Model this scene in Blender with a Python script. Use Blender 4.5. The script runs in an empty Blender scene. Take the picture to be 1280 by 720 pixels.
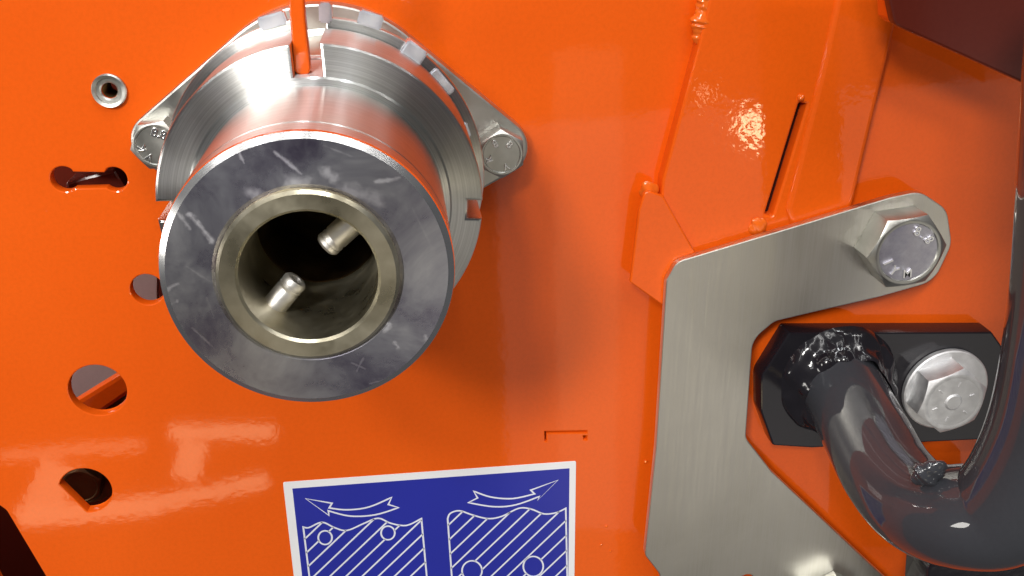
import bpy, bmesh, math, random
from math import sin, cos, pi, radians, atan2, hypot
from mathutils import Vector, Matrix
from mathutils.geometry import tessellate_polygon
random.seed(7)
S = 0.001                                   # the script thinks in millimetres
SC = bpy.context.scene
COL = SC.collection

# ---------------------------------------------------------------- camera
CAM_D, PITCH, YAW, FPX = 250.0, 0.3903, 0.1139, 1266.2
FW = Vector((sin(YAW)*cos(PITCH), cos(YAW)*cos(PITCH), -sin(PITCH)))
RT = FW.cross(Vector((0, 0, 1))).normalized()
UP = RT.cross(FW)
cd = bpy.data.cameras.new('camera'); cam = bpy.data.objects.new('camera', cd); COL.objects.link(cam)
cam.location = (0, -CAM_D*S, 0)
cam.rotation_euler = FW.to_track_quat('-Z', 'Y').to_euler()
cd.sensor_width = 36; cd.lens = FPX/1280*36; cd.clip_start = 0.005; cd.clip_end = 50
SC.camera = cam

def P3(u, v, h):
    """photo pixel -> point at height h (mm) in front of the wall plane"""
    d = FW + RT*((u-640)/FPX) - UP*((v-360)/FPX)
    s = (CAM_D-h)/d.y
    return Vector((s*d.x, -h, s*d.z))
def P(u, v, h=0.0):
    p = P3(u, v, h); return (p.x, p.z)

# ---------------------------------------------------------------- world, lamps, exposure
w = bpy.data.worlds.new('World'); SC.world = w; w.use_nodes = True
w.node_tree.nodes['Background'].inputs[0].default_value = (0.95, 0.96, 1.0, 1)
w.node_tree.nodes['Background'].inputs[1].default_value = 0.085
SC.view_settings.view_transform = 'Standard'; SC.view_settings.look = 'None'
SC.view_settings.exposure = 0.0; SC.view_settings.gamma = 1.0

def lamp(name, loc, target, sx, sy, rad, colr=(1, 1, 1), xaxis=None):
    l = bpy.data.lights.new(name, 'AREA'); l.shape = 'RECTANGLE'
    l.size = sx*S; l.size_y = sy*S; l.energy = rad*pi*sx*sy*S*S; l.color = colr
    o = bpy.data.objects.new(name, l); COL.objects.link(o)
    loc = Vector(loc); z = (loc-Vector(target)).normalized()
    if xaxis is None: xaxis = Vector((1, 0, 0)) if abs(z.x) < .9 else Vector((0, 0, 1))
    x = Vector(xaxis); x = (x - z*x.dot(z)).normalized(); y = z.cross(x)
    o.matrix_world = Matrix.Translation(loc*S) @ Matrix((x, y, z)).transposed().to_4x4()
    return o
HUBC = (-15.5, -50, -61)
lamp('ceiling_lamp', (-560, -1180, 560), HUBC, 190, 190, 92, (1, .97, .92))
lamp('ceiling_lamp', (-410, -1230, 820), HUBC, 160, 160, 74, (1, .98, .95))
lamp('ceiling_strip', (420, -1000, 1100), (40, 0, -90), 700, 34, 36, (1, .98, .95))
lamp('ceiling_strip', (-100, -420, 1200), (0, 0, -90), 34, 500, 44, (.96, .98, 1))
lamp('ceiling_strip', (330, -500, 1300), (0, 0, -90), 34, 500, 44, (.96, .98, 1))
for k, (x, y, z) in enumerate(((-700, -1000, 1300), (-250, -1500, 1300), (150, -900, 1500), (600, -1500, 1400), (1100, -900, 1300), (-1200, -1300, 900))):
    lamp('streak_lamp', (x, y, z), (20, 0, -90), 44, 900, 13, (1, .98, .96), xaxis=(1, 0, 0))  # unseen narrow lamps, added for light streaks on the turned metal
lamp('bracket_fill', (700, -1400, -760), (80, 0, -130), 1100, 800, .56, (1, .94, .86))  # unseen dim area light, added to brighten the bracket
lamp('side_lamp', (-1300, -700, -150), HUBC, 260, 260, 14, (1, .96, .9))
lamp('inside_fill', (-190, 14, -60), (-85, 55, -125), 60, 16, 60, (1, .97, .93))  # added lamp behind the wall, lights the plates in the holes
def seen_in_wall(u0, v0, u1, v1, wpx, rad, dist=1200., colr=(1, .78, .45)):
    """an added, unseen lamp far in front of the wall, standing where its reflection in the gloss paint shows"""
    k = (dist+CAM_D)/CAM_D
    a, b = Vector(P(u0, v0)), Vector(P(u1, v1))
    A = Vector((a.x*k, -dist, a.y*k)); B = Vector((b.x*k, -dist, b.y*k)); m = (A+B)/2
    wd = wpx/4.6*k
    lamp('reflection_lamp', m, m+Vector((0, 1, 0)), (B-A).length, wd, rad, colr, xaxis=(B-A))  # added lamp bar, stands in for a reflected bright shape
seen_in_wall(212, 540, 345, 540, 24, 5.0)
seen_in_wall(243, 552, 232, 600, 34, 4.6)
seen_in_wall(20, 648, 200, 630, 30, 4.8)
seen_in_wall(200, 628, 335, 600, 22, 4.8)
seen_in_wall(0, 570, 180, 556, 16, 2.8)
seen_in_wall(78, 578, 50, 640, 46, 4.0)
seen_in_wall(735, 60, 735, 760, 80, 0.6)
seen_in_wall(925, 150, 968, 164, 26, 26, colr=(1, .86, .5))  # small added lamps from here on, for glints on the channel
seen_in_wall(874, 118, 884, 118, 12, 14)

# ---------------------------------------------------------------- materials
class NT:
    def __init__(s, name):
        s.m = bpy.data.materials.new(name); s.m.use_nodes = True
        s.t = s.m.node_tree; s.n = s.t.nodes; s.l = s.t.links; s.b = s.n['Principled BSDF']
        s.tc = s.n.new('ShaderNodeTexCoord')
    def set(s, **k):
        for a, v in k.items():
            i = s.b.inputs[a.replace('_', ' ')]
            if isinstance(v, bpy.types.NodeSocket): s.l.new(v, i)
            else: i.default_value = (*v, 1) if isinstance(v, tuple) and len(v) == 3 else v
        return s
    def noise(s, scale, detail=3, rough=.5, stretch=(1, 1, 1), rot=(0, 0, 0), dist=0):
        mp = s.n.new('ShaderNodeMapping'); mp.inputs['Scale'].default_value = stretch; mp.inputs['Rotation'].default_value = rot
        s.l.new(s.tc.outputs['Object'], mp.inputs[0])
        n = s.n.new('ShaderNodeTexNoise'); n.inputs['Scale'].default_value = scale
        n.inputs['Detail'].default_value = detail; n.inputs['Roughness'].default_value = rough; n.inputs['Distortion'].default_value = dist
        s.l.new(mp.outputs[0], n.inputs['Vector']); return n.outputs['Fac']
    def vor(s, scale, feature='F1', stretch=(1, 1, 1), rot=(0, 0, 0)):
        mp = s.n.new('ShaderNodeMapping'); mp.inputs['Scale'].default_value = stretch; mp.inputs['Rotation'].default_value = rot
        s.l.new(s.tc.outputs['Object'], mp.inputs[0])
        n = s.n.new('ShaderNodeTexVoronoi'); n.feature = feature; n.inputs['Scale'].default_value = scale
        s.l.new(mp.outputs[0], n.inputs['Vector']); return n.outputs['Distance']
    def ramp(s, fac, *stops):
        r = s.n.new('ShaderNodeValToRGB'); s.l.new(fac, r.inputs[0]); e = r.color_ramp.elements
        while len(e) < len(stops): e.new(.5)
        for k, (p, c) in enumerate(stops):
            e[k].position = p; e[k].color = (*c, 1) if isinstance(c, tuple) else (c, c, c, 1)
        return r.outputs[0]
    def mix(s, fac, a, b, mode='MIX'):
        m = s.n.new('ShaderNodeMix'); m.data_type = 'RGBA'; m.blend_type = mode
        for i, v in ((0, fac), (6, a), (7, b)):
            if isinstance(v, bpy.types.NodeSocket): s.l.new(v, m.inputs[i])
            else: m.inputs[i].default_value = (*v, 1) if isinstance(v, tuple) else v
        return m.outputs[2]
    def bump(s, fac, dist, strength=1.0, prev=None, coat=False):
        b = s.n.new('ShaderNodeBump'); b.inputs['Distance'].default_value = dist*S; b.inputs['Strength'].default_value = strength
        s.l.new(fac, b.inputs['Height'])
        if prev: s.l.new(prev, b.inputs['Normal'])
        s.l.new(b.outputs[0], s.b.inputs['Normal'])
        if coat: s.l.new(b.outputs[0], s.b.inputs['Coat Normal'])
        return b.outputs[0]
    def radial(s, amount=.8, axis='Y'):
        t = s.n.new('ShaderNodeTangent'); t.direction_type = 'RADIAL'; t.axis = axis
        s.l.new(t.outputs[0], s.b.inputs['Tangent']); s.b.inputs['Anisotropic'].default_value = amount; s.b.inputs['Anisotropic Rotation'].default_value = .25
        return s

def make_paint(name, c1, c2, coat=1.0, crough=.07, rough=.4, peel=.012):
    t = NT(name)
    base = t.mix(t.ramp(t.noise(18, 4), (.3, 0.), (.7, 1.)), c1, c2)
    speck = t.ramp(t.vor(260), (.035, 1.), (.07, 0.)); where = t.ramp(t.noise(22, 3), (.60, 0.), (.72, .55))
    base = t.mix(t.mix(1.0, speck, where, 'MULTIPLY'), base, tuple(min(.8, x*1.1+.10) for x in c1))
    base = t.mix(t.ramp(t.noise(900, 2, .7), (.4, 0.), (.75, .22)), base, tuple(x*.72 for x in c1))
    t.set(Base_Color=base, Roughness=rough,
          Coat_Weight=coat, Coat_Roughness=crough, Coat_IOR=1.5, Specular_IOR_Level=.05)
    b = t.bump(t.noise(420, 2, .5), peel, 1, None, True)
    t.bump(t.noise(60, 1, .5), peel*1.8, 1, b, True)
    return t.m
ORANGE = make_paint('orange_gloss_paint', (.80, .104, .004), (.84, .116, .006), coat=.75, peel=.008, crough=.045)
CAST = make_paint('orange_paint_over_rough_plate', (.80, .104, .004), (.84, .116, .006), coat=.8, peel=.03, crough=.05)
WELD = make_paint('orange_painted_weld', (.78, .12, .008), (.84, .15, .01), peel=.05)
MAROON = make_paint('dark_maroon_paint', (.085, .012, .007), (.095, .014, .008), rough=.5, crough=.2)
BLACK = make_paint('black_gloss_paint', (.010, .009, .012), (.014, .012, .016), peel=.02, crough=.1)
GREYP = make_paint('dark_grey_gloss_paint', (.042, .044, .052), (.050, .052, .060), peel=.004, crough=.03)

def turned(name, c1, c2, r1, r2, aniso, groove):
    """steel off the lathe: fine rings about the object's own Y axis"""
    t = NT(name)
    v = t.n.new('ShaderNodeVectorMath'); v.operation = 'MULTIPLY'; v.inputs[1].default_value = (1, 0, 1); t.l.new(t.tc.outputs['Object'], v.inputs[0])
    ln = t.n.new('ShaderNodeVectorMath'); ln.operation = 'LENGTH'; t.l.new(v.outputs[0], ln.inputs[0])
    sx = t.n.new('ShaderNodeSeparateXYZ'); t.l.new(t.tc.outputs['Object'], sx.inputs[0])
    cb = t.n.new('ShaderNodeCombineXYZ'); t.l.new(ln.outputs['Value'], cb.inputs[0]); t.l.new(sx.outputs[1], cb.inputs[1])
    def ringn(sc, d):
        n = t.n.new('ShaderNodeTexNoise'); n.inputs['Scale'].default_value = sc; n.inputs['Detail'].default_value = d; n.inputs['Roughness'].default_value = .7
        t.l.new(cb.outputs[0], n.inputs['Vector']); return n.outputs['Fac']
    g = ringn(3200, 4); cloud = t.noise(45, 5, .6, dist=.5)
    c = t.mix(t.ramp(g, (.35, .0), (.65, .8)), c1, c2)
    c = t.mix(t.ramp(cloud, (.45, 0.), (.75, .45)), c, (c1[0]*.7, c1[1]*.72, c1[2]*.6))
    t.set(Base_Color=c, Metallic=1.0, Roughness=t.ramp(cloud, (.35, r1), (.7, r2)))
    t.bump(g, groove); t.radial(aniso); return t
def make_metal(name, c1, c2, r1, r2, nscale=60, bump=.01, bscale=400, stretch=(1, 1, 1), aniso=0., specks=0., rot=(0, 0, 0)):
    t = NT(name)
    n = t.noise(nscale, 5, .6, stretch, rot)
    t.set(Base_Color=t.ramp(n, (.3, c1), (.7, c2)), Metallic=1.0, Roughness=t.ramp(n, (.3, r1), (.7, r2)))
    if bump: t.bump(t.noise(bscale, 3, .6, stretch, rot), bump)
    if aniso: t.radial(aniso)
    return t
ZINC = make_metal('zinc_plated_steel', (.50, .50, .46), (.66, .66, .62), .28, .5, 90, .02, 700).m
ZINCG = make_metal('galvanised_flake_coating', (.78, .78, .79), (.93, .93, .93), .55, .7, 260, .05, 900).m
TAB = make_metal('pale_zinc_tab', (.78, .82, .92), (.9, .92, .96), .3, .45, 200, .01, 500).m
STAIN = make_metal('grey_stamped_zinc', (.40, .39, .48), (.74, .73, .80), .30, .5, 330, .03, 800).m
DARKMET = make_metal('dark_brown_steel', (.12, .08, .04), (.30, .22, .12), .3, .5, 90, .02, 500).m
TURN = turned('lathe_turned_steel', (.56, .56, .55), (.84, .84, .83), .27, .35, 1.0, .0015).m
RIM = make_metal('bright_chamfer_steel', (.80, .80, .80), (.92, .92, .92), .16, .26, 60, .002, 300).m
GREYI = make_paint('grey_primer_inside', (.42, .36, .36), (.48, .42, .42), coat=.3, crough=.4)

_c = (-15.5, -61.2)
MARKS = [((P(a, b, 93)[0]-_c[0], P(a, b, 93)[1]-_c[1]), (P(c_, d_, 93)[0]-_c[0], P(c_, d_, 93)[1]-_c[1]), wd) for a, b, c_, d_, wd in (
    (343, 190, 376, 217, .38), (295, 183, 305, 204, .35), (237, 268, 265, 300, .55), (221, 266, 238, 286, .4), (208, 362, 222, 355, .4), (210, 382, 222, 377, .4),
    (364, 226, 380, 232, 1.6), (410, 216, 417, 222, 1.3), (313, 240, 324, 246, 1.5), (432, 238, 470, 246, 1.7), (470, 228, 500, 222, .45), (452, 244, 474, 254, 1.0),
    (486, 407, 481, 413, .55), (494, 430, 498, 434, .5), (532, 421, 538, 430, .45), (440, 454, 456, 461, .2), (446, 464, 454, 448, .18), (300, 470, 318, 482, .18),
    (528, 352, 500, 322, .14), (268, 398, 258, 372, .16), (462, 480, 492, 472, .2), (240, 410, 268, 436, .18), (345, 474, 352, 494, .15), (405, 182, 440, 196, .15), (515, 260, 545, 320, .15), (228, 330, 262, 352, .15))]
def face_metal():
    t = NT('polished_end_face')
    cloud = t.noise(55, 6, .65, dist=.6); wobble = t.noise(600, 3, .6)
    c = t.ramp(cloud, (.32, (.32, .28, .40)), (.52, (.58, .58, .66)), (.70, (.80, .81, .86)))  # dark purple tones imitate a dim reflection in the metal's colour
    spots = t.ramp(t.vor(95), (.05, 1.), (.16, 0.))
    spotm = t.mix(t.ramp(t.noise(38, 2), (.52, 0.), (.6, 1.)), (0, 0, 0), spots)
    m = spotm
    geo = t.tc.outputs['Object']
    for (x0, y0), (x1, y1), wd in MARKS:
        a = Vector((x0, 0, y0))*S; b = Vector((x1, 0, y1))*S; d = b-a
        def vm(op, p, q):
            n = t.n.new('ShaderNodeVectorMath'); n.operation = op
            for i, v in enumerate((p, q)):
                if v is None: continue
                if isinstance(v, bpy.types.NodeSocket): t.l.new(v, n.inputs['Scale' if op == 'SCALE' and i else i])
                else: n.inputs[i].default_value = v
            return n.outputs['Value' if op in ('DOT_PRODUCT', 'LENGTH') else 'Vector']
        def mm(op, p, q=None, r=None, clamp=False):
            n = t.n.new('ShaderNodeMath'); n.operation = op; n.use_clamp = clamp
            for i, v in enumerate((p, q, r)):
                if v is None: continue
                if isinstance(v, bpy.types.NodeSocket): t.l.new(v, n.inputs[i])
                else: n.inputs[i].default_value = v
            return n.outputs[0]
        flatv = vm('MULTIPLY', geo, (1, 0, 1)); pa = vm('SUBTRACT', flatv, tuple(a))
        hh = mm('DIVIDE', vm('DOT_PRODUCT', pa, tuple(d)), d.length_squared, clamp=True)
        sc = t.n.new('ShaderNodeVectorMath'); sc.operation = 'SCALE'; sc.inputs[0].default_value = tuple(d); t.l.new(hh, sc.inputs['Scale'])
        dist = vm('LENGTH', vm('SUBTRACT', pa, sc.outputs[0]), None)
        dist = mm('ADD', dist, mm('MULTIPLY', mm('SUBTRACT', wobble, .5), 3.6*S*min(wd, 1.0)))
        k = mm('SUBTRACT', 1.0, mm('DIVIDE', dist, wd*S), clamp=True)
        m = t.mix(1.0, m, mm('MULTIPLY', k, wd*1.3 if wd < .7 else .45, clamp=True), 'LIGHTEN')
    t.set(Base_Color=t.mix(m, c, (.70, .70, .74)), Metallic=1.0, Roughness=t.mix(m, t.ramp(cloud, (.3, .22), (.7, .36)), (.6, .6, .6)))
    t.radial(.35); return t.m
FACE = face_metal()
def brushed():
    t = NT('brushed_stainless')
    n = t.noise(40, 6, .75, (40, 1, 1.0), (0, radians(-3), 0))
    f = t.noise(22, 5, .6, dist=.8)
    c = t.mix(t.ramp(f, (.35, 0.), (.65, 1.)), (.68, .66, .59), (.80, .78, .71))
    t.set(Base_Color=t.mix(t.ramp(n, (.38, .0), (.62, .8)), c, (.80, .78, .73)), Metallic=1.0, Roughness=t.ramp(n, (.3, .34), (.7, .46)))
    t.bump(n, .012); t.b.inputs['Anisotropic'].default_value = .6
    tn = t.n.new('ShaderNodeCombineXYZ'); tn.inputs[0].default_value = 1
    t.l.new(tn.outputs[0], t.b.inputs['Tangent']); return t.m
BRUSH = brushed()
def flat(name, c, rough=.35, coat=.4):
    t = NT(name); n = t.noise(40, 3)
    t.set(Base_Color=t.mix(t.ramp(n, (.3, 0.), (.7, 1.)), tuple(x*.93 for x in c), c), Roughness=rough, Coat_Weight=coat, Coat_Roughness=.12)
    return t.m
WHITE = flat('white_vinyl', (.88, .88, .90)); BLUE = flat('blue_vinyl', (.016, .024, .34)); INK = flat('white_print', (.80, .82, .90))

# ---------------------------------------------------------------- object helpers
def link(name, me, mat, parent=None, org=(0, 0, 0), smooth=35, flatcap=True):
    if mat: me.materials.append(mat)
    o = bpy.data.objects.new(name, me); COL.objects.link(o)
    for p in me.polygons: p.use_smooth = True
    me.set_sharp_from_angle(angle=radians(smooth))
    for p in me.polygons: p.use_smooth = not (flatcap and abs(p.normal.y) > .9995)
    if parent is None: o.location = Vector(org)*S
    else: o.parent = parent; o.location = Vector(org)*S - world_loc(parent)
    return o
def world_loc(o):
    v = o.location.copy()
    while o.parent: o = o.parent; v += o.location
    return v
def from_bm(name, bm, mat, parent=None, org=(0, 0, 0), smooth=35, recalc=True):
    if recalc: bmesh.ops.recalc_face_normals(bm, faces=bm.faces)
    me = bpy.data.meshes.new(name)
    for v in bm.verts: v.co = (v.co-Vector(org))*S
    bm.to_mesh(me); bm.free()
    return link(name, me, mat, parent, org, smooth)
def thing(name, label, cat, loc, group=None):
    o = bpy.data.objects.new(name, None); COL.objects.link(o); o.location = Vector(loc)*S
    o.empty_display_size = .01
    return tag(o, label, cat, group)
def tag(o, label, cat=None, group=None, kind=None):
    o['label'] = label
    if cat: o['category'] = cat
    if group: o['group'] = group
    if kind: o['kind'] = kind
    return o
def area2(p): return sum(p[i-1][0]*p[i][1]-p[i][0]*p[i-1][1] for i in range(len(p)))/2
def ccw(p): return list(p) if area2(p) > 0 else list(reversed(p))
def offset(p, d):
    n = len(p); out = []
    for i in range(n):
        a, b, c = Vector(p[i-1]), Vector(p[i]), Vector(p[(i+1) % n])
        e1, e2 = (b-a).normalized(), (c-b).normalized()
        n1, n2 = Vector((-e1.y, e1.x)), Vector((-e2.y, e2.x)); m = n1+n2
        k = m.dot(n1)
        if k < .35: k = .35
        out.append(tuple(b+m*(d/k)))
    return out
def fillet(pts, radii, seg=8):
    n = len(pts); out = []
    if not isinstance(radii, (list, tuple)): radii = [radii]*n
    for i in range(n):
        a, b, c = Vector(pts[i-1]), Vector(pts[i]), Vector(pts[(i+1) % n]); r = radii[i]
        if r <= 0: out.append(tuple(b)); continue
        u, v = (a-b), (c-b); lu, lv = u.length, v.length; u.normalize(); v.normalize()
        ang = math.acos(max(-1, min(1, u.dot(v))))
        if ang > pi-.02: out.append(tuple(b)); continue
        t = min(r/math.tan(ang/2), lu*.49, lv*.49); r = t*math.tan(ang/2)
        s, e = b+u*t, b+v*t; ctr = b+(u+v).normalized()*(r/sin(ang/2))
        a0 = atan2(s.y-ctr.y, s.x-ctr.x); a1 = atan2(e.y-ctr.y, e.x-ctr.x); d = (a1-a0+pi) % (2*pi)-pi
        for k in range(seg+1): q = a0+d*k/seg; out.append((ctr.x+r*cos(q), ctr.y+r*sin(q)))
    return out
def circle(cx, cy, r, n=48, a0=0): return [(cx+r*cos(a0+2*pi*k/n), cy+r*sin(a0+2*pi*k/n)) for k in range(n)]
def slab(bm, outer, holes, h0, h1, c=.4, steps=2, back=True, hf=None):
    """plate of outline (x,z) in mm between heights h0 and h1, its front edges rounded by c"""
    outer = ccw(outer); holes = [list(reversed(ccw(h))) for h in holes]
    hf = hf or (lambda x, z: 0.0)
    loops = [outer]+holes; rings = []
    for lp in loops:
        rs = [(lp, h0), (lp, h1-c)]
        for k in range(1, steps+1):
            a = pi/2*k/steps
            rs.append((offset(lp, c*(1-cos(a))), h1-c+c*sin(a)))
        vs = [[bm.verts.new((x, -h-(hf(x, z) if j else 0), z)) for x, z in r] for j, (r, h) in enumerate(rs)]
        n = len(lp)
        for a, b in zip(vs, vs[1:]):
            for i in range(n): bm.faces.new((a[i-1], a[i], b[i], b[i-1]))
        rings.append((vs[0], vs[-1]))
    for idx in ((1,) if not back else (0, 1)):
        vl = [r[idx] for r in rings]; allv = [v for r in vl for v in r]
        for t in tessellate_polygon([[Vector((v.co.x, v.co.z, 0)) for v in r] for r in vl]):
            try: bm.faces.new([allv[i] for i in t])
            except ValueError: pass
def plate(name, outer, holes, h0, h1, mat, parent=None, org=(0, 0, 0), c=.4, steps=2, back=True, smooth=35, hf=None):
    bm = bmesh.new(); slab(bm, outer, holes, h0, h1, c, steps, back, hf)
    return from_bm(name, bm, mat, parent, org, smooth, recalc=True)
def lathe(name, prof, ctr, mat, parent=None, n=128, smooth=35, closed=False, org=None, wob=0):
    """profile [(r, h)] turned about the wall normal through ctr=(x, z)"""
    bm = bmesh.new(); rows = []
    for r, h in prof:
        if r < 1e-6: rows.append([bm.verts.new((ctr[0], -h, ctr[1]))])
        else: rows.append([bm.verts.new((ctr[0]+r*cos(2*pi*k/n), -h, ctr[1]+r*sin(2*pi*k/n))) for k in range(n)])
    pairs = list(zip(rows, rows[1:]))
    if closed: pairs.append((rows[-1], rows[0]))
    for a, b in pairs:
        for k in range(n):
            q = [a[k % len(a)], a[(k+1) % len(a)], b[(k+1) % len(b)], b[k % len(b)]]
            u = []
            for v in q:
                if v not in u: u.append(v)
            if len(u) > 2: bm.faces.new(u)
    return from_bm(name, bm, mat, parent, org or (ctr[0], 0, ctr[1]), smooth)
def sweep(name, pts, rad, mat, parent, org, n=32, sub=10, cap=True, smooth=50):
    V = [Vector(p) for p in pts]; R = rad if isinstance(rad, list) else [rad]*len(V)
    path = []
    for i in range(len(V)-1):
        p0, p1, p2, p3 = V[max(i-1, 0)], V[i], V[i+1], V[min(i+2, len(V)-1)]
        for k in range(sub):
            t = k/sub
            q = .5*((2*p1)+(p2-p0)*t+(2*p0-5*p1+4*p2-p3)*t*t+(3*p1-p0-3*p2+p3)*t**3)
            path.append((q, R[i]*(1-t)+R[i+1]*t))
    path.append((V[-1], R[-1]))
    bm = bmesh.new(); rows = []; nrm = None
    for i, (q, r) in enumerate(path):
        a, b = path[max(i-1, 0)][0], path[min(i+1, len(path)-1)][0]; tg = (b-a).normalized()
        if nrm is None: nrm = tg.orthogonal()
        nrm = (nrm-tg*nrm.dot(tg)).normalized(); bn = tg.cross(nrm)
        rows.append([bm.verts.new(q+(nrm*cos(2*pi*k/n)+bn*sin(2*pi*k/n))*r) for k in range(n)])
    for a, b in zip(rows, rows[1:]):
        for k in range(n): bm.faces.new((a[k-1], a[k], b[k], b[k-1]))
    if cap: bm.faces.new(rows[0]); bm.faces.new(rows[-1])
    return from_bm(name, bm, mat, parent, org, smooth)
def bead(name, pts, r, mat, parent, org, lump=.35, seed=1, n=14, ripple=3.0, flat=1.0):
    """a run of weld: a lumpy, rippled rope"""
    rnd = random.Random(seed)
    V = [Vector(p) for p in pts]; L = sum((b-a).length for a, b in zip(V, V[1:])); m = max(6, int(L/.5))
    path = []
    for k in range(m+1):
        t = k/m*(len(V)-1); i = min(int(t), len(V)-2); f = t-i; path.append(V[i].lerp(V[i+1], f))
    bm = bmesh.new(); rows = []
    for i, q in enumerate(path):
        a, b = path[max(i-1, 0)], path[min(i+1, m)]; tg = (b-a).normalized()
        e = min(i, m-i)/m*L; taper = min(1, math.sqrt(max(e, 0)/r*.9+.02))
        nr = Vector((0, -1, 0)); nr = (nr-tg*nr.dot(tg)).normalized(); bn = tg.cross(nr)
        rr = r*taper*(1+.12*sin(i*ripple*.7)+lump*(rnd.random()-.5)*.5)
        rows.append([bm.verts.new(q+(nr*cos(2*pi*k/n)*flat+bn*sin(2*pi*k/n))*rr*(1+lump*.4*(rnd.random()-.5))) for k in range(n)])
    for a, b in zip(rows, rows[1:]):
        for k in range(n): bm.faces.new((a[k-1], a[k], b[k], b[k-1]))
    bm.faces.new(rows[0]); bm.faces.new(rows[-1])
    o = from_bm(name, bm, mat, parent, org, 80)
    md = o.modifiers.new('round', 'SUBSURF'); md.levels = md.render_levels = 1
    return o
def hexpts(c, af, rot): return [(c[0]+af/2/cos(pi/6)*cos(rot+k*pi/3), c[1]+af/2/cos(pi/6)*sin(rot+k*pi/3)) for k in range(6)]
def hex_head(name, c, af, rot, h0, h1, mat, parent, facer=None, dish=.25):
    """hex bolt head: prism cut by a 30 degree cone, round pad on top"""
    n = 96; fr = facer or af/2*.97; bm = bmesh.new(); rows = []
    R = af/2/cos(pi/6)
    def hexr(a): return af/2/cos(((a-rot) % (pi/3))-pi/6)
    slope = .55
    def ring(f, hh): return [bm.verts.new((c[0]+f(a)*cos(a), -hh(a), c[1]+f(a)*sin(a))) for a in (2*pi*k/n+rot for k in range(n))]
    top = lambda a: h1-max(0, hexr(a)-fr)*slope-.12
    rows.append(ring(lambda a: hexr(a)-.15, lambda a: h0)); rows.append(ring(hexr, lambda a: h0+.3))
    rows.append(ring(hexr, top)); rows.append(ring(lambda a: fr, lambda a: h1-.06))
    rows.append(ring(lambda a: fr*.97, lambda a: h1)); rows.append(ring(lambda a: fr*.90, lambda a: h1-.04))
    rows.append(ring(lambda a: fr*.86, lambda a: h1-dish)); rows.append(ring(lambda a: fr*.4, lambda a: h1-dish*1.1))
    for a, b in zip(rows, rows[1:]):
        for k in range(n): bm.faces.new((a[k-1], a[k], b[k], b[k-1]))
    bm.faces.new(rows[-1]); bm.faces.new(rows[0])
    return from_bm(name, bm, mat, parent, (c[0], 0, c[1]), 28)
def mark(text, c, h, size, rot, mat, parent, name='grade_mark'):
    """raised characters on a bolt head, turned by rot about the wall normal"""
    cu = bpy.data.curves.new('mark', 'FONT'); cu.body = text; cu.size = size; cu.extrude = .22; cu.bevel_depth = .07; cu.bevel_resolution = 1
    cu.align_x = 'CENTER'; cu.align_y = 'CENTER'; cu.resolution_u = 3; cu.offset = .02
    t = bpy.data.objects.new('t', cu); COL.objects.link(t)
    me = bpy.data.meshes.new_from_object(t.evaluated_get(bpy.context.evaluated_depsgraph_get()))
    bpy.data.objects.remove(t); bm = bmesh.new(); bm.from_mesh(me); bpy.data.meshes.remove(me)
    for v in bm.verts:
        x, y, z = v.co; v.co = (c[0]+x*cos(rot)-y*sin(rot), -h-z, c[1]+x*sin(rot)+y*cos(rot))
    return from_bm(name, bm, mat, parent, (c[0], 0, c[1]), 40, recalc=False)

# ================================================================ the wall of the machine
def pxpoly(pts, h=0): return [P(u, v, h) for u, v in pts]
def rad_at(u, v, rpx, h=0): a, b = P(u-rpx, v, h), P(u+rpx, v, h); return hypot(a[0]-b[0], a[1]-b[1])/2
holes = []
def chole(u, v, r): c = P(u, v); holes.append(circle(c[0], c[1], rad_at(u, v, r), 56)); return c
chole(122, 488, 36.5); chole(184, 362, 21); HOLE_RIV = chole(137, 113, 10)
c = P(107, 613); r = rad_at(107, 613, 33)                                     # D shaped hole
dd = [q for q in circle(c[0], c[1], r, 72)]
a_, b_ = Vector(P(72, 606)), Vector(P(110, 643)); nn = Vector((-(b_-a_).y, (b_-a_).x)).normalized()
if nn.dot(Vector(c)-a_) < 0: nn = -nn
holes.append([q for q in dd if (Vector(q)-a_).dot(nn) > 0])
# dumb-bell hole: two rounds joined by a narrower neck
cl, cr = P(80, 224), P(143, 224); rl, rr_ = rad_at(80, 224, 17), rad_at(143, 224, 16); nk = 2.1
db = []
a0 = math.asin(nk/rl)
for k in range(33): a = a0+(2*pi-2*a0)*k/32; db.append((cl[0]+rl*cos(a), cl[1]+rl*sin(a)))
a0 = math.asin(nk/rr_)
for k in range(33): a = pi+a0+(2*pi-2*a0)*k/32; db.append((cr[0]+rr_*cos(a), cr[1]+rr_*sin(a)))
db = [(x, z-.35) if abs(z-cl[1]) <= nk+.01 and cl[0] < x < cr[0] else (x, z) for x, z in db]
holes.append(db)
holes.append(fillet(pxpoly([(-45, 600), (8, 638), (66, 735), (90, 800), (30, 790), (-20, 690)]), 3))
# thin laser-cut tick beside the sign
holes.append(pxpoly([(681, 539.6), (733.5, 538.6), (733.5, 541), (683, 541.6), (683, 552), (681, 552)]))
holes.append(pxpoly([(729.5, 545), (733.5, 545), (733.5, 550), (729.5, 550)]))
wall = plate('wall', [(-520, -560), (520, -560), (520, 420), (-520, 420)], holes, -3, 0, ORANGE, None, (0, 0, 0), c=.35, steps=2)
tag(wall, 'glossy orange painted steel side panel with cut holes', kind='structure')

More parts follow.
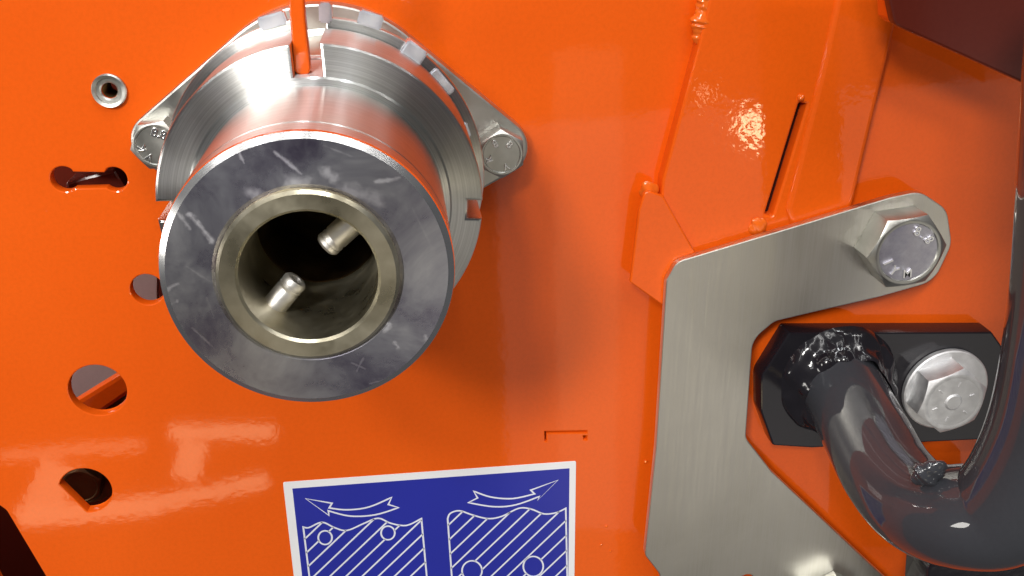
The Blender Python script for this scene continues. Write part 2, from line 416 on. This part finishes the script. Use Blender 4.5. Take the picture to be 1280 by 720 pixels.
# what shows through the holes
pn = plate('back_panel', [(-330, -420), (330, -420), (330, 250), (-330, 250)], [], -74, -71, MAROON, None, (0, -0, 0), c=.3)
tag(pn, 'dark maroon steel panel deep behind the holes of the orange wall', kind='structure')
def behind(u, v, h): p = P3(u, v, h); return (p.x, p.z)
bar = plate('cross_bar', [behind(50, 530, -42), behind(200, 437, -42), behind(216, 456, -42), behind(75, 553, -42)][::1], [], -46, -42.5, ORANGE, None, (0, 0, 0), c=1.5)
tag(bar, 'diagonal orange bar seen through the large round hole at lower left', 'bar')
g1 = plate('inner_plate', [behind(20, 420, -60), behind(150, 400, -60), behind(170, 450, -60), behind(60, 530, -60)], [], -62, -60, GREYI, None, (0, 0, 0), c=.3)
tag(g1, 'grey plate behind the diagonal bar in the large round hole', 'plate')
g2 = plate('inner_plate', [behind(140, 330, -50), behind(197, 320, -50), behind(197, 395, -50), behind(140, 395, -50)], [], -52, -50, GREYI, None, (0, 0, 0), c=.3)
tag(g2, 'pinkish grey plate behind the small round hole beside the hub', 'plate')
t = thing('hidden_bolt', 'dark bolt head glinting inside the D shaped hole', 'bolt', (*[P(107, 600, -20)[0], 20, P(107, 600, -20)[1]],))
lathe('washer', [(0, -24), (9, -24), (9, -22.5), (0, -22.5)], P(104, 602, -20), DARKMET, t, 40)
hex_head('bolt_head', P(104, 602, -20), 11, .3, -22.5, -17, DARKMET, t)
bl = plate('latch_block', fillet([behind(88, 222, -14), behind(112, 214, -14), behind(150, 205, -14), behind(166, 232, -14), behind(120, 250, -14), behind(92, 240, -14)], 1), [], -22, -9, MAROON, None, (0, 0, 0), c=.8)
tag(bl, 'dark maroon block inside the dumbbell shaped slot', 'block')

# rivet nut pressed into the wall
t = thing('rivet_nut', 'small round zinc rivet nut set in the orange wall at upper left', 'rivet nut', (HOLE_RIV[0], 0, HOLE_RIV[1]))
R = rad_at(137, 113, 22)
lathe('flange', [(1.9, -9), (1.9, .2), (2.3, .55), (2.9, .6), (3.1, 1.1), (3.8, 1.35), (R-.5, 1.15), (R, .7), (R, .004), (2.12, .004), (2.12, -9)], HOLE_RIV, ZINC, t, 64, closed=True)
lathe('thread', [(1.88, -8.6)]+[(1.88-.25*(k % 2), -8.2+.35*k) for k in range(22)]+[(1.88, -.4)], HOLE_RIV, DARKMET, t, 32)

# ================================================================ bearing hub
X0, Z0 = -15.5, -61.2
C0 = (X0, Z0)
hub = thing('bearing_hub', 'shiny steel bearing hub with hollow shaft bolted to the orange wall', 'hub', (X0, 0, Z0))
# diamond flange: hull of two ear rounds and a centre round
eL, eR = P(194, 183, 10), P(628, 191, 10)
pts = circle(eL[0]+.3, eL[1], 6.9, 64)+circle(eR[0]-.2, eR[1], 7.1, 64)+circle(X0-1.5, Z0+2, 31, 96)
def hull(ps):
    ps = sorted(set(ps)); out = []
    for seq in (ps, ps[::-1]):
        h = []
        for p in seq:
            while len(h) > 1 and (h[-1][0]-h[-2][0])*(p[1]-h[-2][1])-(h[-1][1]-h[-2][1])*(p[0]-h[-2][0]) <= 0: h.pop()
            h.append(p)
        out += h[:-1]
    return out
plate('flange_plate', hull(pts), [], .004, 5.5, ZINC, hub, (X0, 0, Z0), c=.6)
lathe('bearing_housing', [(0, 5.2), (28.2, 5.2), (26, 6), (26, 30), (25.8, 33), (25, 33.5)], C0, ZINC, hub)
def ear_bolt(c, rot, label, marks):
    wsh = None
    b = hex_head('flange_bolt', c, 10.6, rot, 5.5, 11.2, ZINC, hub, dish=.3)
    b['label'] = label
    for txt, a, rr, sz in marks:
        ar = a
        mark(txt, (c[0]+rr*cos(ar), c[1]+rr*sin(ar)), 10.98, sz*1.1, ar-pi/2, RIM, b)
    return b
ear_bolt(P(195, 182, 11), .15, 'zinc flange bolt on the left ear, partly behind the nut', [('8.8', radians(70), 2.9, 2.6), ('K', radians(190), 3.2, 2.2), ('V', radians(235), 3.2, 2.2)])
ear_bolt(P(627, 193, 11), .55, 'zinc flange bolt on the right ear, fully in view', [('8', radians(120), 3.0, 2.3), ('8', radians(50), 3.0, 2.3), ('K', radians(200), 3.2, 1.9), ('V', radians(290), 3.2, 1.9)])

# slotted round nut
def nut_outline(R, slots):
    out = []; n = 240
    cuts = []
    for a, half, depth in slots: cuts.append((a, math.asin(half/R), half, depth))
    k = 0
    angs = [2*pi*i/n for i in range(n)]
    for a in angs:
        hit = False
        for ca, da, half, depth in cuts:
            d = (a-ca+pi) % (2*pi)-pi
            if abs(d) < da: hit = True
        if not hit: out.append((a, (X0+R*cos(a), Z0+R*sin(a))))
    for ca, da, half, depth in cuts:
        er, et = Vector((cos(ca), sin(ca))), Vector((-sin(ca), cos(ca)))
        for sgn, j in ((-1, 0), (-1, 1), (1, 2), (1, 3)):
            rr = math.sqrt(R*R-half*half) if j in (0, 3) else R-depth
            q = Vector(C0)+er*rr+et*(sgn*half); out.append(((ca+sgn*da*(1 if j in (0, 3) else .6)) % (2*pi), tuple(q)))
    out.sort(key=lambda t: t[0]); return [q for _, q in out]
def ang(u, v, h): p = P(u, v, h); return atan2(p[1]-Z0, p[0]-X0) % (2*pi)
slots = [(ang(381, 56, 56), 2.7, 6.3), (ang(601, 262, 56), 1.8, 3.0), (ang(193, 264, 56), 1.8, 3.0), (1.5*pi+.03, 1.7, 3.0)]
nutout = nut_outline(31.8, slots)
# tab washer behind the nut
bm = bmesh.new(); slab(bm, nut_outline(33.8, [(slots[0][0], 2.9, 8)]), [circle(X0, Z0, 24.1, 96)], 34.2, 36.4, .3, 2)
wr = from_bm('lock_washer', bm, TURN, hub, (X0, 0, Z0), 35)
def tab(u, v, h, wd, ln, ht, tiltoff=0.):
    p = P(u, v, h); a = atan2(p[1]-Z0, p[0]-X0)+tiltoff
    er, et = Vector((cos(a), 0, sin(a))), Vector((-sin(a), 0, cos(a))); ey = Vector((0, -1, 0))
    ctr = Vector((p[0], -h, p[1])); bm = bmesh.new()
    bmesh.ops.create_cube(bm, size=1)
    for q in bm.verts:
        x, y, z = q.co; q.co = ctr+et*(x*wd)+er*(y*ln)+ey*(z*ht)
    bmesh.ops.bevel(bm, geom=bm.edges[:], offset=.35, segments=2, affect='EDGES')
    return from_bm('washer_tab', bm, TAB, wr, tuple(ctr), 40)
for u, v, h, wd, ln, ht in ((341, 26, 35.3, 5.6, 3.0, 2.8), (407, 15, 35.3, 2.6, 4.0, 3.4), (463, 24, 35.3, 5.0, 3.0, 3.0), (517, 64, 35.6, 4.8, 3.4, 5.2), (551, 102, 35.3, 6.2, 2.6, 3.4), (577, 163, 35.3, 3.4, 3.2, 3.6)):
    tab(u, v, h, wd, ln, ht)

bm = bmesh.new(); slab(bm, nutout, [circle(X0, Z0, 24.05, 128)], 37, 56, .55, 2)
nut = from_bm('slotted_nut', bm, TURN, hub, (X0, 0, Z0), 35)
lathe('nut_collar', [(24.02, 56.02), (25.6, 56.02), (25.6, 56.3), (25.2, 56.7), (24.02, 56.8)], C0, TURN, hub)

# hollow shaft end, liner and the two pins across the bore
lathe('hub_sleeve', [(24, 6), (24, 86), (23.6, 86.4), (24, 86.9), (24, 91.6)], C0, TURN, hub, 160)
lathe('sleeve_rim', [(24, 91.6), (23.85, 92.3), (22.8, 92.93)], C0, RIM, hub, 160)
lathe('end_face', [(22.8, 92.93), (15.5, 92.93), (14.8, 92.3), (14.8, 60)], C0, FACE, hub, 160)
lathe('bore_liner', [(14.78, 60), (14.78, 93.6), (14.2, 94.18), (11.7, 94.18), (11.25, 93.7), (11.25, 68)],
      C0, make_metal('yellowish_bore_steel', (.52, .46, .30), (.82, .77, .61), .22, .42, 75, .01, 300, aniso=.5).m, hub, 128)
lathe('bore_back', [(11.26, 68.01), (11.0, 67.6), (11.0, 0), (0, 0)], C0, DARKMET, hub, 96)  # darker metal stands in for the shade deep in the bore
PIN = make_metal('dull_grey_pin', (.60, .58, .56), (.85, .83, .80), .4, .55, 240, .04, 600).m
def pin(A, B, rad, hollow, lab):
    """radial pin across the bore wall, its free end at B"""
    d = (B-A).normalized()
    bm = bmesh.new(); n = 40; o1 = d.orthogonal().normalized(); o2 = d.cross(o1)
    L = (B-A).length
    prof = [(rad, 0), (rad, L-2.6), (rad*.93, L-2.4), (rad*.93, L-2.1), (rad, L-1.9), (rad, L-1.6), (rad*.94, L-1.5), (rad*.94, L-1.25), (rad, L-1.15), (rad, L-.5), (rad*.82, L)]
    prof += [(rad*.5, L), (rad*.5, L-1.4), (0.01, L-1.4)] if hollow else [(rad*.4, L+.05), (0.01, L+.05)]
    rows = [[bm.verts.new(A+d*t+(o1*cos(2*pi*k/n)+o2*sin(2*pi*k/n))*r) for k in range(n)] for r, t in prof]
    for p, q in zip(rows, rows[1:]):
        for k in range(n): bm.faces.new((p[k-1], p[k], q[k], q[k-1]))
    bm.faces.new(rows[-1])
    o = from_bm('cross_pin', bm, PIN, hub, (X0, 0, Z0), 40); o['label'] = lab; return o
pin(P3(326, 402, 84), P3(371, 349, 84), 2.15, True, 'pin at the lower left of the bore, its end open')
pin(P3(478, 244, 79), P3(407, 308, 79), 2.35, False, 'pin at the upper right of the bore, its end closed')

# orange tongue that hangs into the top slot of the nut
kb = P3(374, -60, 50)
key = plate('locking_bar', fillet(pxpoly([(362, 20), (368.5, 94), (388.5, 94), (381, 20), (369, -190), (348, -190)], 53), [0, 1.1, 1.1, 0, 0, 0], 5), [], 49.5, 53, ORANGE, None, tuple(kb), c=.45, steps=3)
tag(key, 'narrow orange painted bar hanging into the top slot of the steel nut', 'bar')

# ================================================================ raised orange channel with weld
ORG = (*P(930, 200), )
chn = thing('channel_plate', 'raised orange channel plate with a dark slit and paint covered welds', 'channel', (ORG[0], 0, ORG[1]))
o3 = (ORG[0], 0, ORG[1])
H1 = 4.6
outA = pxpoly([(905, -90), (884, 10), (872, 62), (828, 226), (822, 300), (842, 372), (905, 350), (1010, 330), (1075, 150), (1125, -90)], H1)
outA = fillet(outA, [0, 2, 2, 2, 2, 2, 0, 0, 0, 0], 5)
slit = fillet(pxpoly([(999, 128), (1009, 130), (966, 271), (956, 268)], H1), .5, 3)
pA = plate('channel_face', outA, [slit], .004, H1, CAST, chn, o3, c=.7, steps=4)
slitback = plate('slit_shade', pxpoly([(985, 115), (1020, 115), (980, 285), (940, 285)], .5), [], .006, .5, BLACK, chn, o3, c=.2)  # black sheet added for the shade inside the slit
ridge = plate('folded_edge', fillet(pxpoly([(1064, -90), (1025, 90), (982, 262), (1002, 330), (1052, 320), (1090, 160), (1150, -90)], 5.4), 2, 4), [], .006, 5.5, CAST, chn, o3, c=1.6, steps=5)
pB = plate('foot_plate', fillet(pxpoly([(806, 236), (798, 262), (787, 352), (846, 394), (905, 380), (828, 244)], 5.5), [1.5, 1, .6, 0, 0, 0], 5), [], 5.0, 6.2, CAST, chn, o3, c=.4, steps=3)
bead('weld_bead', [P3(893, -20, 3), P3(881, 15, 3.0), P3(872, 56, 3.0)], 2.9, WELD, chn, o3, seed=3, ripple=0, lump=1.2, flat=.5)
bead('weld_bead', [P3(802, 246, 2.5), P3(812, 238, 3.8), P3(824, 236, 3.4)], 3.6, WELD, chn, o3, seed=4, ripple=0, lump=1.1, flat=.5)
bead('weld_bead', [P3(936, 290, 4.5), P3(948, 283, 4.9), P3(958, 276, 4.5)], 2.9, WELD, chn, o3, seed=5, ripple=0, lump=1.1, flat=.4)
bead('weld_bead', [P3(998, 118, 4.5), P3(1004, 126, 4.9)], 1.2, WELD, chn, o3, seed=6)
bead('weld_spatter', [P3(806, 575, .2), P3(808, 579, .3)], .7, WELD, chn, o3, seed=7)
for u, v, s in ((757, 657, .5), (750, 680, .5), (762, 688, .35), (508, 205, .3)):
    bead('weld_spatter', [P3(u, v, .1), P3(u+2, v+2, .15)], s, WELD, chn, o3, seed=int(u))

# dark maroon panel at the top right corner
HP = 34
o4 = P3(1200, 20, HP)
dp = thing('cover_panel', 'dark maroon cover panel jutting into the top right corner', 'panel', tuple(o4))
plate('panel_face', fillet(pxpoly([(1111, -2), (1118, 31), (1300, 113), (1420, 170), (1420, -160), (1080, -160)], HP), [4, 3, 0, 0, 0, 0], 6), [], HP-2.5, HP, MAROON, dp, tuple(o4), c=.5)
plate('panel_lip', fillet(pxpoly([(1106, -100), (1110, 22), (1124, 36), (1124, -100)], HP-4), 1, 4), [], HP-9, HP-2.52, ORANGE, dp, tuple(o4), c=.4)

# ================================================================ stainless bracket
HB = 8.6
bo = P(900, 450, HB); bo3 = (bo[0], 0, bo[1])
brk = thing('steel_bracket', 'brushed stainless hook shaped bracket bolted to the orange wall', 'bracket', bo3)
outer = [(846, 327), (1000, 281), (1112, 247), (1150, 239), (1184, 262), (1190, 305), (1168, 352), (1100, 371), (968, 402), (941, 425), (932, 548), (965, 590), (1095, 712), (1160, 772), (1190, 850), (850, 850), (824, 717), (806, 694), (820, 560), (833, 350)]
rr = [4, 0, 8, 7, 7, 7, 7, 0, 5, 7, 5, 0, 0, 8, 5, 5, 4, 3, 0, 3]
pts = fillet(pxpoly(outer, HB), rr, 7)
h1 = P(933, 727, HB)
plate('bracket_plate', pts, [circle(h1[0], h1[1], 2.6, 32)], HB-2.2, HB, BRUSH, brk, bo3, c=.3, steps=2)
for (u, v) in ((1128, 306), (1050, 766)):
    cc = P(u, v, HB); lathe('spacer', [(0, .004), (7.5, 1.2), (7.5, HB-2.25), (0, HB-2.25)], cc, ZINC, brk, 48)
def big_bolt(u, v, rot, label, lean=0):
    c = P(u, v, HB+9); b = hex_head('bracket_bolt', c, 18.6, rot, HB+.02, HB+9, ZINC, brk, facer=8.9, dish=.5)
    b['label'] = label
    lathe('head_pad', [(0, HB+8.62), (7.9, HB+8.62), (7.9, HB+8.4)], c, STAIN, b, 64)
    for txt, a, sz in (('8', radians(76), 2.9), ('.', radians(55), 3.0), ('8', radians(34), 2.9), ('1', radians(205), 3.2), ('Y', radians(236), 3.0), ('M', radians(275), 2.8)):
        mark(txt, (c[0]+5.9*cos(a), c[1]+5.9*sin(a)), HB+8.9, sz*1.2, a-pi/2 if a < pi else a+pi/2, RIM, b)
    return b
big_bolt(1136, 316, .12, 'large hex bolt at the upper end of the bracket, marked 8.8')
big_bolt(1050, 773, .5, 'large hex bolt at the lower end of the bracket, cut by the picture edge')

# ================================================================ grey pipe handle on its black flange
HF = 6.5
po = P(1060, 480); po3 = (po[0], 0, po[1])
pipe = thing('pipe_handle', 'dark grey bent pipe welded to a black bolted flange', 'pipe', po3)
fo = pxpoly([(986, 416), (1240, 415), (1252, 432), (1262, 540), (1240, 549), (1015, 560), (966, 557), (951, 515), (951, 472)], HF)
plate('flange_plate', fillet(fo, [1, 1, 1, 1, 0, 1, 1, 6, 6], 6), [], .004, HF, BLACK, pipe, po3, c=.5)
path = [P3(1046, 474, HF-1), P3(1062, 503, 15), P3(1085, 548, 30), P3(1112, 596, 44), P3(1150, 633, 56), P3(1203, 646, 65), P3(1260, 632, 71), P3(1310, 545, 75), P3(1342, 405, 78), P3(1362, 220, 79), P3(1385, -60, 79)]
sweep('pipe_tube', path, [11.3, 11.3, 11.3, 11.3, 11.6, 12.2, 12.6, 12.6, 12.5, 12.5, 12.5], GREYP, pipe, po3, 48, 10)
cw = Vector(path[0]); rnd = random.Random(5); bm = bmesh.new(); rows = []
prof = [(11.0, 13), (11.6, 12.2), (12.6, 10.8), (13.4, 9.6), (14.6, 8.8), (15.6, 8.2), (16.4, 7.4), (17.0, HF-.05)]
NW = 110; blobs = [(rnd.uniform(0, 2*pi), rnd.uniform(8, 12.5), rnd.uniform(.4, 1.1), rnd.uniform(.09, .2)) for _ in range(46)]
for r, h in prof:
    row = []
    for k in range(NW):
        a = 2*pi*k/NW; d = .35*sin(a*5+1)+.25*sin(a*11+h)+rnd.uniform(-.12, .12)
        for ba, bh, bs, bw in blobs:
            da = (a-ba+pi) % (2*pi)-pi; d += bs*math.exp(-(da/bw)**2-((h-bh)/1.3)**2)
        if h < HF: d = d*.3
        sx = max(0, (h-HF))*.42
        row.append(bm.verts.new((cw.x+(r+d)*cos(a)+sx*.55, -h-d*.4, cw.z+(r+d)*sin(a)-sx*.8)))
    rows.append(row)
for p, q in zip(rows, rows[1:]):
    for k in range(NW): bm.faces.new((p[k-1], p[k], q[k], q[k-1]))
wb = from_bm('weld_bead', bm, BLACK, pipe, po3, 80); md = wb.modifiers.new('round', 'SUBSURF'); md.levels = md.render_levels = 1
bead('weld_bead', [P3(1140, 602, 62), P3(1156, 594, 63), P3(1182, 578, 65)], 3.6, GREYP, pipe, po3, lump=.7, seed=12, ripple=0, flat=.6)
wc = P(1183, 488, HF+2)
lathe('washer', [(5, HF+.01), (12.2, HF+.01), (12.5, HF+.3), (12.5, HF+1.7), (12.1, HF+2), (5, HF+2)], wc, ZINCG, pipe, 64)
bc = P(1192, 503, HF+9.5)
fb = hex_head('flange_bolt', bc, 17.8, radians(20), HF+2.02, HF+9.5, ZINCG, pipe, facer=8.7, dish=.12)
lathe('centre_dimple', [(0, HF+9.75), (2.0, HF+9.75), (2.5, HF+9.4), (2.6, HF+9.3)], bc, ZINCG, fb, 40)
for a in (20, 80, 140, 200, 260, 320):
    mark('I', (bc[0]+5.4*cos(radians(a)), bc[1]+5.4*sin(radians(a))), HF+9.3, 1.8, radians(a-90), ZINCG, fb)

sb = plate('support_foot', fillet(pxpoly([(1160, 706), (1330, 690), (1330, 830), (1150, 830)], 34), 2, 4), [], 22, 34, BLACK, None, tuple(P3(1230, 780, 0)), c=.8)
tag(sb, 'black block under the bend of the grey pipe at the bottom edge', 'block')

# ================================================================ blue sign with hatched blocks and arrows
def Zp(x, y): return (340+x/2.56, 520+y/2.56)
HS = .12
def Q(x, y, h=HS): u, v = Zp(x, y); return P(u, v, h)
TL, TR = Vector(Q(35, 212)), Vector(Q(973, 144)); ex = (TR-TL).normalized(); ez = Vector((ex.y, -ex.x))
if ez.y > 0: ez = -ez
W = (TR-TL).length; so = TL+ex*W/2; so3 = (so.x, 0, so.y)
sgn = thing('sign_plate', 'blue and white sticker with two arrows above hatched blocks', 'sign', so3)
def rect(l, r, t_, b_): return [tuple(TL+ex*l+ez*t_), tuple(TL+ex*r+ez*t_), tuple(TL+ex*r+ez*b_), tuple(TL+ex*l+ez*b_)]
plate('sign_backing', fillet(rect(0, W, 0, 92), .5, 4), [], .004, HS, WHITE, sgn, so3, c=.03, steps=1)
plate('blue_field', rect(2.4, W-1.9, 2.3, 89.8), [], HS, HS+.03, BLUE, sgn, so3, c=.01, steps=1)
def to_s(x, y): return Q(x, y, HS)
def stroke_bm(bm, pts, wd, closed=False, h=HS+.034):
    V = [Vector(p) for p in pts]; n = len(V); L = []; Rr = []
    for i in range(n):
        a = V[i-1] if (i or closed) else V[i]; b = V[(i+1) % n] if (i < n-1 or closed) else V[i]
        d1 = (V[i]-a).normalized() if (V[i]-a).length > 1e-6 else (b-V[i]).normalized()
        d2 = (b-V[i]).normalized() if (b-V[i]).length > 1e-6 else d1
        n1, n2 = Vector((-d1.y, d1.x)), Vector((-d2.y, d2.x)); m = n1+n2; k = max(m.dot(n1), .5); m = m*(wd/2/k)
        L.append(bm.verts.new((V[i].x+m.x, -h, V[i].y+m.y))); Rr.append(bm.verts.new((V[i].x-m.x, -h, V[i].y-m.y)))
    for i in range(n if closed else n-1):
        j = (i+1) % n; bm.faces.new((L[i], L[j], Rr[j], Rr[i]))
def smoothc(pts, sub=5):
    V = [Vector(p) for p in pts]; out = []
    for i in range(len(V)-1):
        p0, p1, p2, p3 = V[max(i-1, 0)], V[i], V[i+1], V[min(i+2, len(V)-1)]
        for k in range(sub):
            t = k/sub; out.append(tuple(.5*((2*p1)+(p2-p0)*t+(2*p0-5*p1+4*p2-p3)*t*t+(3*p1-p0-3*p2+p3)*t**3)))
    out.append(tuple(V[-1])); return out
def ink(name, strokes, wd=.5):
    bm = bmesh.new()
    for s_, cl_ in strokes: stroke_bm(bm, [to_s(*p) for p in s_], wd, cl_)
    for f in bm.faces:
        f.normal_update()
        if f.normal.y > 0: f.normal_flip()
    return from_bm(name, bm, INK, sgn, so3, recalc=False)
top1 = smoothc([(183, 294), (240, 300), (310, 291), (383, 260)]); bot1 = smoothc([(405, 293), (330, 316), (250, 320), (180, 303)])
ink('printed_arrow', [([(107, 264), (192, 279)]+top1+[(372, 283)]+bot1+[(182, 318)], True)])
top2 = smoothc([(645, 240), (700, 259), (770, 264), (840, 249)]); bot2 = smoothc([(856, 257), (780, 284), (710, 290), (628, 277)])
ink('printed_arrow', [(top2+[(828, 237), (915, 205), (850, 270)]+bot2+[(658, 262)], True)])
def block(topw, left, right, circles, extra=()):
    poly = topw+[right]+[left]
    st = [(poly, True)]
    for cx, cy, r in circles: st.append((circle(cx, cy, r, 28), True))
    sl = -.95
    for k in range(-40, 60):
        c0 = 300+k*49
        # line y = c0 + sl*(x-left)  clipped by polygon and circles
        ts = []
        n = len(poly)
        for i in range(n):
            (xa, ya), (xb, yb) = poly[i-1], poly[i]
            fa, fb_ = ya-(c0+sl*(xa-100)), yb-(c0+sl*(xb-100))
            if (fa > 0) != (fb_ > 0): t_ = fa/(fa-fb_); ts.append(xa+(xb-xa)*t_)
        ts.sort()
        for xa, xb in zip(ts[::2], ts[1::2]):
            seg = [(xa, xb)]
            for cx, cy, r in circles:
                ns = []
                for s0, s1 in seg:
                    A_ = 1+sl*sl; yy = c0+sl*(cx-100)-cy; B_ = 2*sl*yy; C_ = yy*yy-r*r; D_ = B_*B_-4*A_*C_
                    if D_ <= 0: ns.append((s0, s1)); continue
                    q0, q1 = cx+(-B_-math.sqrt(D_))/2/A_, cx+(-B_+math.sqrt(D_))/2/A_
                    if q0 > s0: ns.append((s0, min(s1, q0)))
                    if q1 < s1: ns.append((max(s0, q1), s1))
                seg = [s_ for s_ in ns if s_[1]-s_[0] > 3]
            for s0, s1 in seg: st.append(([(s0, c0+sl*(s0-100)), (s1, c0+sl*(s1-100))], False))
    return st
ink('printed_block', block(smoothc([(100, 355), (118, 357), (160, 340), (200, 357), (240, 366), (295, 343), (340, 327), (380, 343), (430, 350), (478, 328)]), (150, 760), (518, 760), [(170, 389, 22), (371, 374, 22), (250, 640, 26)]))
ink('printed_block', block(smoothc([(562, 328), (571, 311), (600, 303), (640, 316), (690, 328), (735, 321), (790, 295), (830, 298), (870, 313), (910, 309), (940, 295)]), (593, 760), (950, 760), [(640, 495, 32), (836, 481, 32), (720, 660, 30)]))

SC.cycles.use_denoising = True
SC.cycles.max_bounces = 10; SC.cycles.glossy_bounces = 6
SC.cycles.sample_clamp_indirect = 6
